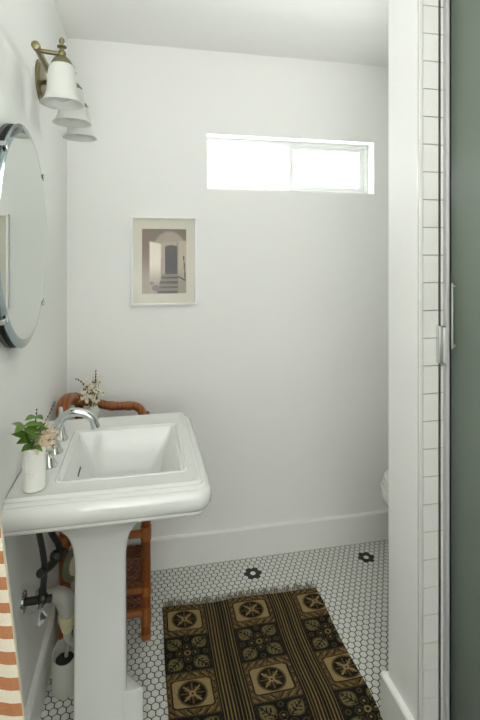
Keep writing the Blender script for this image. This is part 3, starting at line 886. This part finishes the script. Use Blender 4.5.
for j in range(NZ):
    for i in range(NS-1):
        mi = stripe(rows[j][i][2], i/NS)
        bm.faces.new((front[j][i], front[j][i+1], front[j+1][i+1], front[j+1][i])).material_index = mi
        bm.faces.new((back[j][i], back[j+1][i], back[j+1][i+1], back[j][i+1])).material_index = mi
    for i in (0, NS-1):
        bm.faces.new((front[j][i], front[j+1][i], back[j+1][i], back[j][i])).material_index = 1
for j in (0, NZ):
    for i in range(NS-1):
        bm.faces.new((front[j][i], back[j][i], back[j][i+1], front[j][i+1])).material_index = 1
tag(build('hand_towel', bm, [M['terracotta'], M['cream']], angle=70), 'cream hand towel with terracotta stripes hanging at the left wall', 'towel')

# ================================================================== SHOWER DOOR
GX = 0.8465
sd = thing('shower_door', (GX, 0.6, 0.09), 'grey-green obscured glass shower door with metal edge on the right', 'shower door')
yj = PY0-0.0085
build('glass_panel', bx(GX, GX+0.008, -0.55, yj-0.006, 0.10, ZC-0.06, bev=0.001), M['obscure'], sd)
build('jamb', bx(0.8310, 0.8405, yj-0.016, yj, 0.092, ZC-0.01, bev=0.0015), M['satin'], sd)
build('gasket', bx(0.8407, GX+0.001, yj-0.014, yj, 0.092, ZC-0.01), M['rubber'], sd)
bm = bmesh.new()
box(bm, 0.8162, 0.8168, yj-0.006, yj, 0.095, ZC-0.02); box(bm, 0.8188, 0.8194, yj-0.006, yj, 0.095, ZC-0.02)
seal = build('edge_seal', bm, M['dkmetal'], sd)
build('seal_strip', bx(0.8168, 0.8188, yj-0.005, yj, 0.095, ZC-0.02), M['alu'], seal)
bm = bmesh.new()
box(bm, 0.807, 0.828, yj-0.018, yj, 1.160, 1.266, bev=0.003)
lt = build('latch', bm, M['alu'], sd)
build('latch_lip', bx(0.816, 0.8275, yj-0.026, yj-0.018, 1.164, 1.262, bev=0.003), M['satin'], lt)
bm = bmesh.new()
tube(bm, [(GX-0.008, 1.152, 1.205), (GX-0.008, 1.152, 1.385)], 0.0032, 10)
tube(bm, [(GX-0.008, 1.152, 1.212), (GX+0.001, 1.152, 1.212)], 0.0045, 10)
tube(bm, [(GX-0.008, 1.152, 1.378), (GX+0.001, 1.152, 1.378)], 0.0045, 10)
build('pull_handle', bm, M['handle'], sd)

# ================================================================== TOILET
TY = 1.88
to = thing('toilet', (1.4, TY, 0), 'white toilet just showing its bowl front past the partition edge', 'toilet')
def oval(xf, xb, hw, z, n=40):
    out = []
    for k in range(n):
        a = 2*PI*k/n; cx = (xf+xb)/2; x = cx-(xb-xf)/2*math.cos(a)
        out.append(Vector((x, TY+hw*math.sin(a)*(1.0 if math.cos(a) > 0 else 1.05), z)))
    return out
bm = bmesh.new()
loft(bm, [oval(1.16, 1.62, 0.10, 0.0), oval(1.15, 1.62, 0.105, 0.03), oval(1.18, 1.60, 0.095, 0.12), oval(1.15, 1.60, 0.11, 0.22), oval(1.085, 1.58, 0.15, 0.31), oval(1.045, 1.575, 0.178, 0.37),
          oval(1.032, 1.57, 0.188, 0.405), oval(1.036, 1.57, 0.187, 0.425), oval(1.05, 1.56, 0.175, 0.43), oval(1.09, 1.53, 0.14, 0.425), oval(1.14, 1.48, 0.10, 0.33), oval(1.2, 1.4, 0.05, 0.24)])
build('bowl', bm, M['ceramic'], to)
bm = bmesh.new()
loft(bm, [oval(1.058, 1.56, 0.178, 0.432), oval(1.046, 1.565, 0.186, 0.437), oval(1.046, 1.565, 0.186, 0.446), oval(1.055, 1.56, 0.180, 0.450)])
build('seat', bm, M['ceramic'], to)
bm = bmesh.new()
loft(bm, [oval(1.062, 1.57, 0.176, 0.4505), oval(1.050, 1.575, 0.184, 0.457), oval(1.051, 1.575, 0.183, 0.470), oval(1.075, 1.56, 0.165, 0.482), oval(1.2, 1.5, 0.08, 0.486)])
build('lid', bm, M['ceramic'], to)
bm = bmesh.new(); loft(bm, [rrect(1.59, 1.77, TY-0.19, TY+0.19, 0.36, 0.03), rrect(1.57, 1.775, TY-0.21, TY+0.21, 0.45, 0.03), rrect(1.56, 1.775, TY-0.22, TY+0.22, 0.72, 0.03)])
tk = build('tank', bm, M['ceramic'], to)
build('tank_lid', bx(1.55, 1.777, TY-0.23, TY+0.23, 0.721, 0.755, bev=0.008), M['ceramic'], tk)
bm = bmesh.new(); tube(bm, [(1.565, TY-0.15, 0.66), (1.535, TY-0.15, 0.66), (1.53, TY-0.09, 0.652)], 0.007, 10)
build('flush_lever', bm, M['chrome'], tk)

# ================================================================== LIGHT
w = bpy.data.worlds.new('world'); S.world = w; w.use_nodes = True
bg = w.node_tree.nodes['Background']; bg.inputs[0].default_value = (0.99, 1.0, 0.99, 1); bg.inputs[1].default_value = 1.8
def area(name, loc, rot, sx, sy, power, col=(1, 1, 1), disk=False):
    L = bpy.data.lights.new(name, 'AREA'); L.energy = power; L.color = col
    L.shape = 'DISK' if disk else 'RECTANGLE'; L.size = sx
    if not disk: L.size_y = sy
    o = bpy.data.objects.new(name, L); C.objects.link(o); o.location = loc; o.rotation_euler = rot
    return o
area('daylight_window', ((WX0+WX1)/2, YB+0.30, 1.92), (math.radians(-90), 0, 0), 1.0, 0.5, 11, (0.99, 1.0, 0.99))
# added fill light behind the camera, aimed up to brighten ceiling and walls
area('upward_fill', (0.05, -0.42, 0.95), (math.radians(180+(14)), 0, 0), 0.5, 0.5, 28, (0.985, 0.985, 1.0), True)

# ================================================================== CAMERA
cam = bpy.data.cameras.new('camera'); co = bpy.data.objects.new('camera', cam); C.objects.link(co)
co.location = (0, 0, CAM_H); co.rotation_euler = (PI/2, 0, -math.radians(11.75))
cam.lens = 470/720*36; cam.sensor_width = 36; cam.sensor_fit = 'AUTO'
cam.shift_y = (256-360)/720
cam.clip_start = 0.02
S.camera = co
S.view_settings.view_transform = 'Standard'; S.view_settings.look = 'None'
S.view_settings.exposure = 0.78; S.view_settings.gamma = 1.0
S.cycles.use_denoising = True
S.cycles.max_bounces = 10; S.cycles.diffuse_bounces = 6
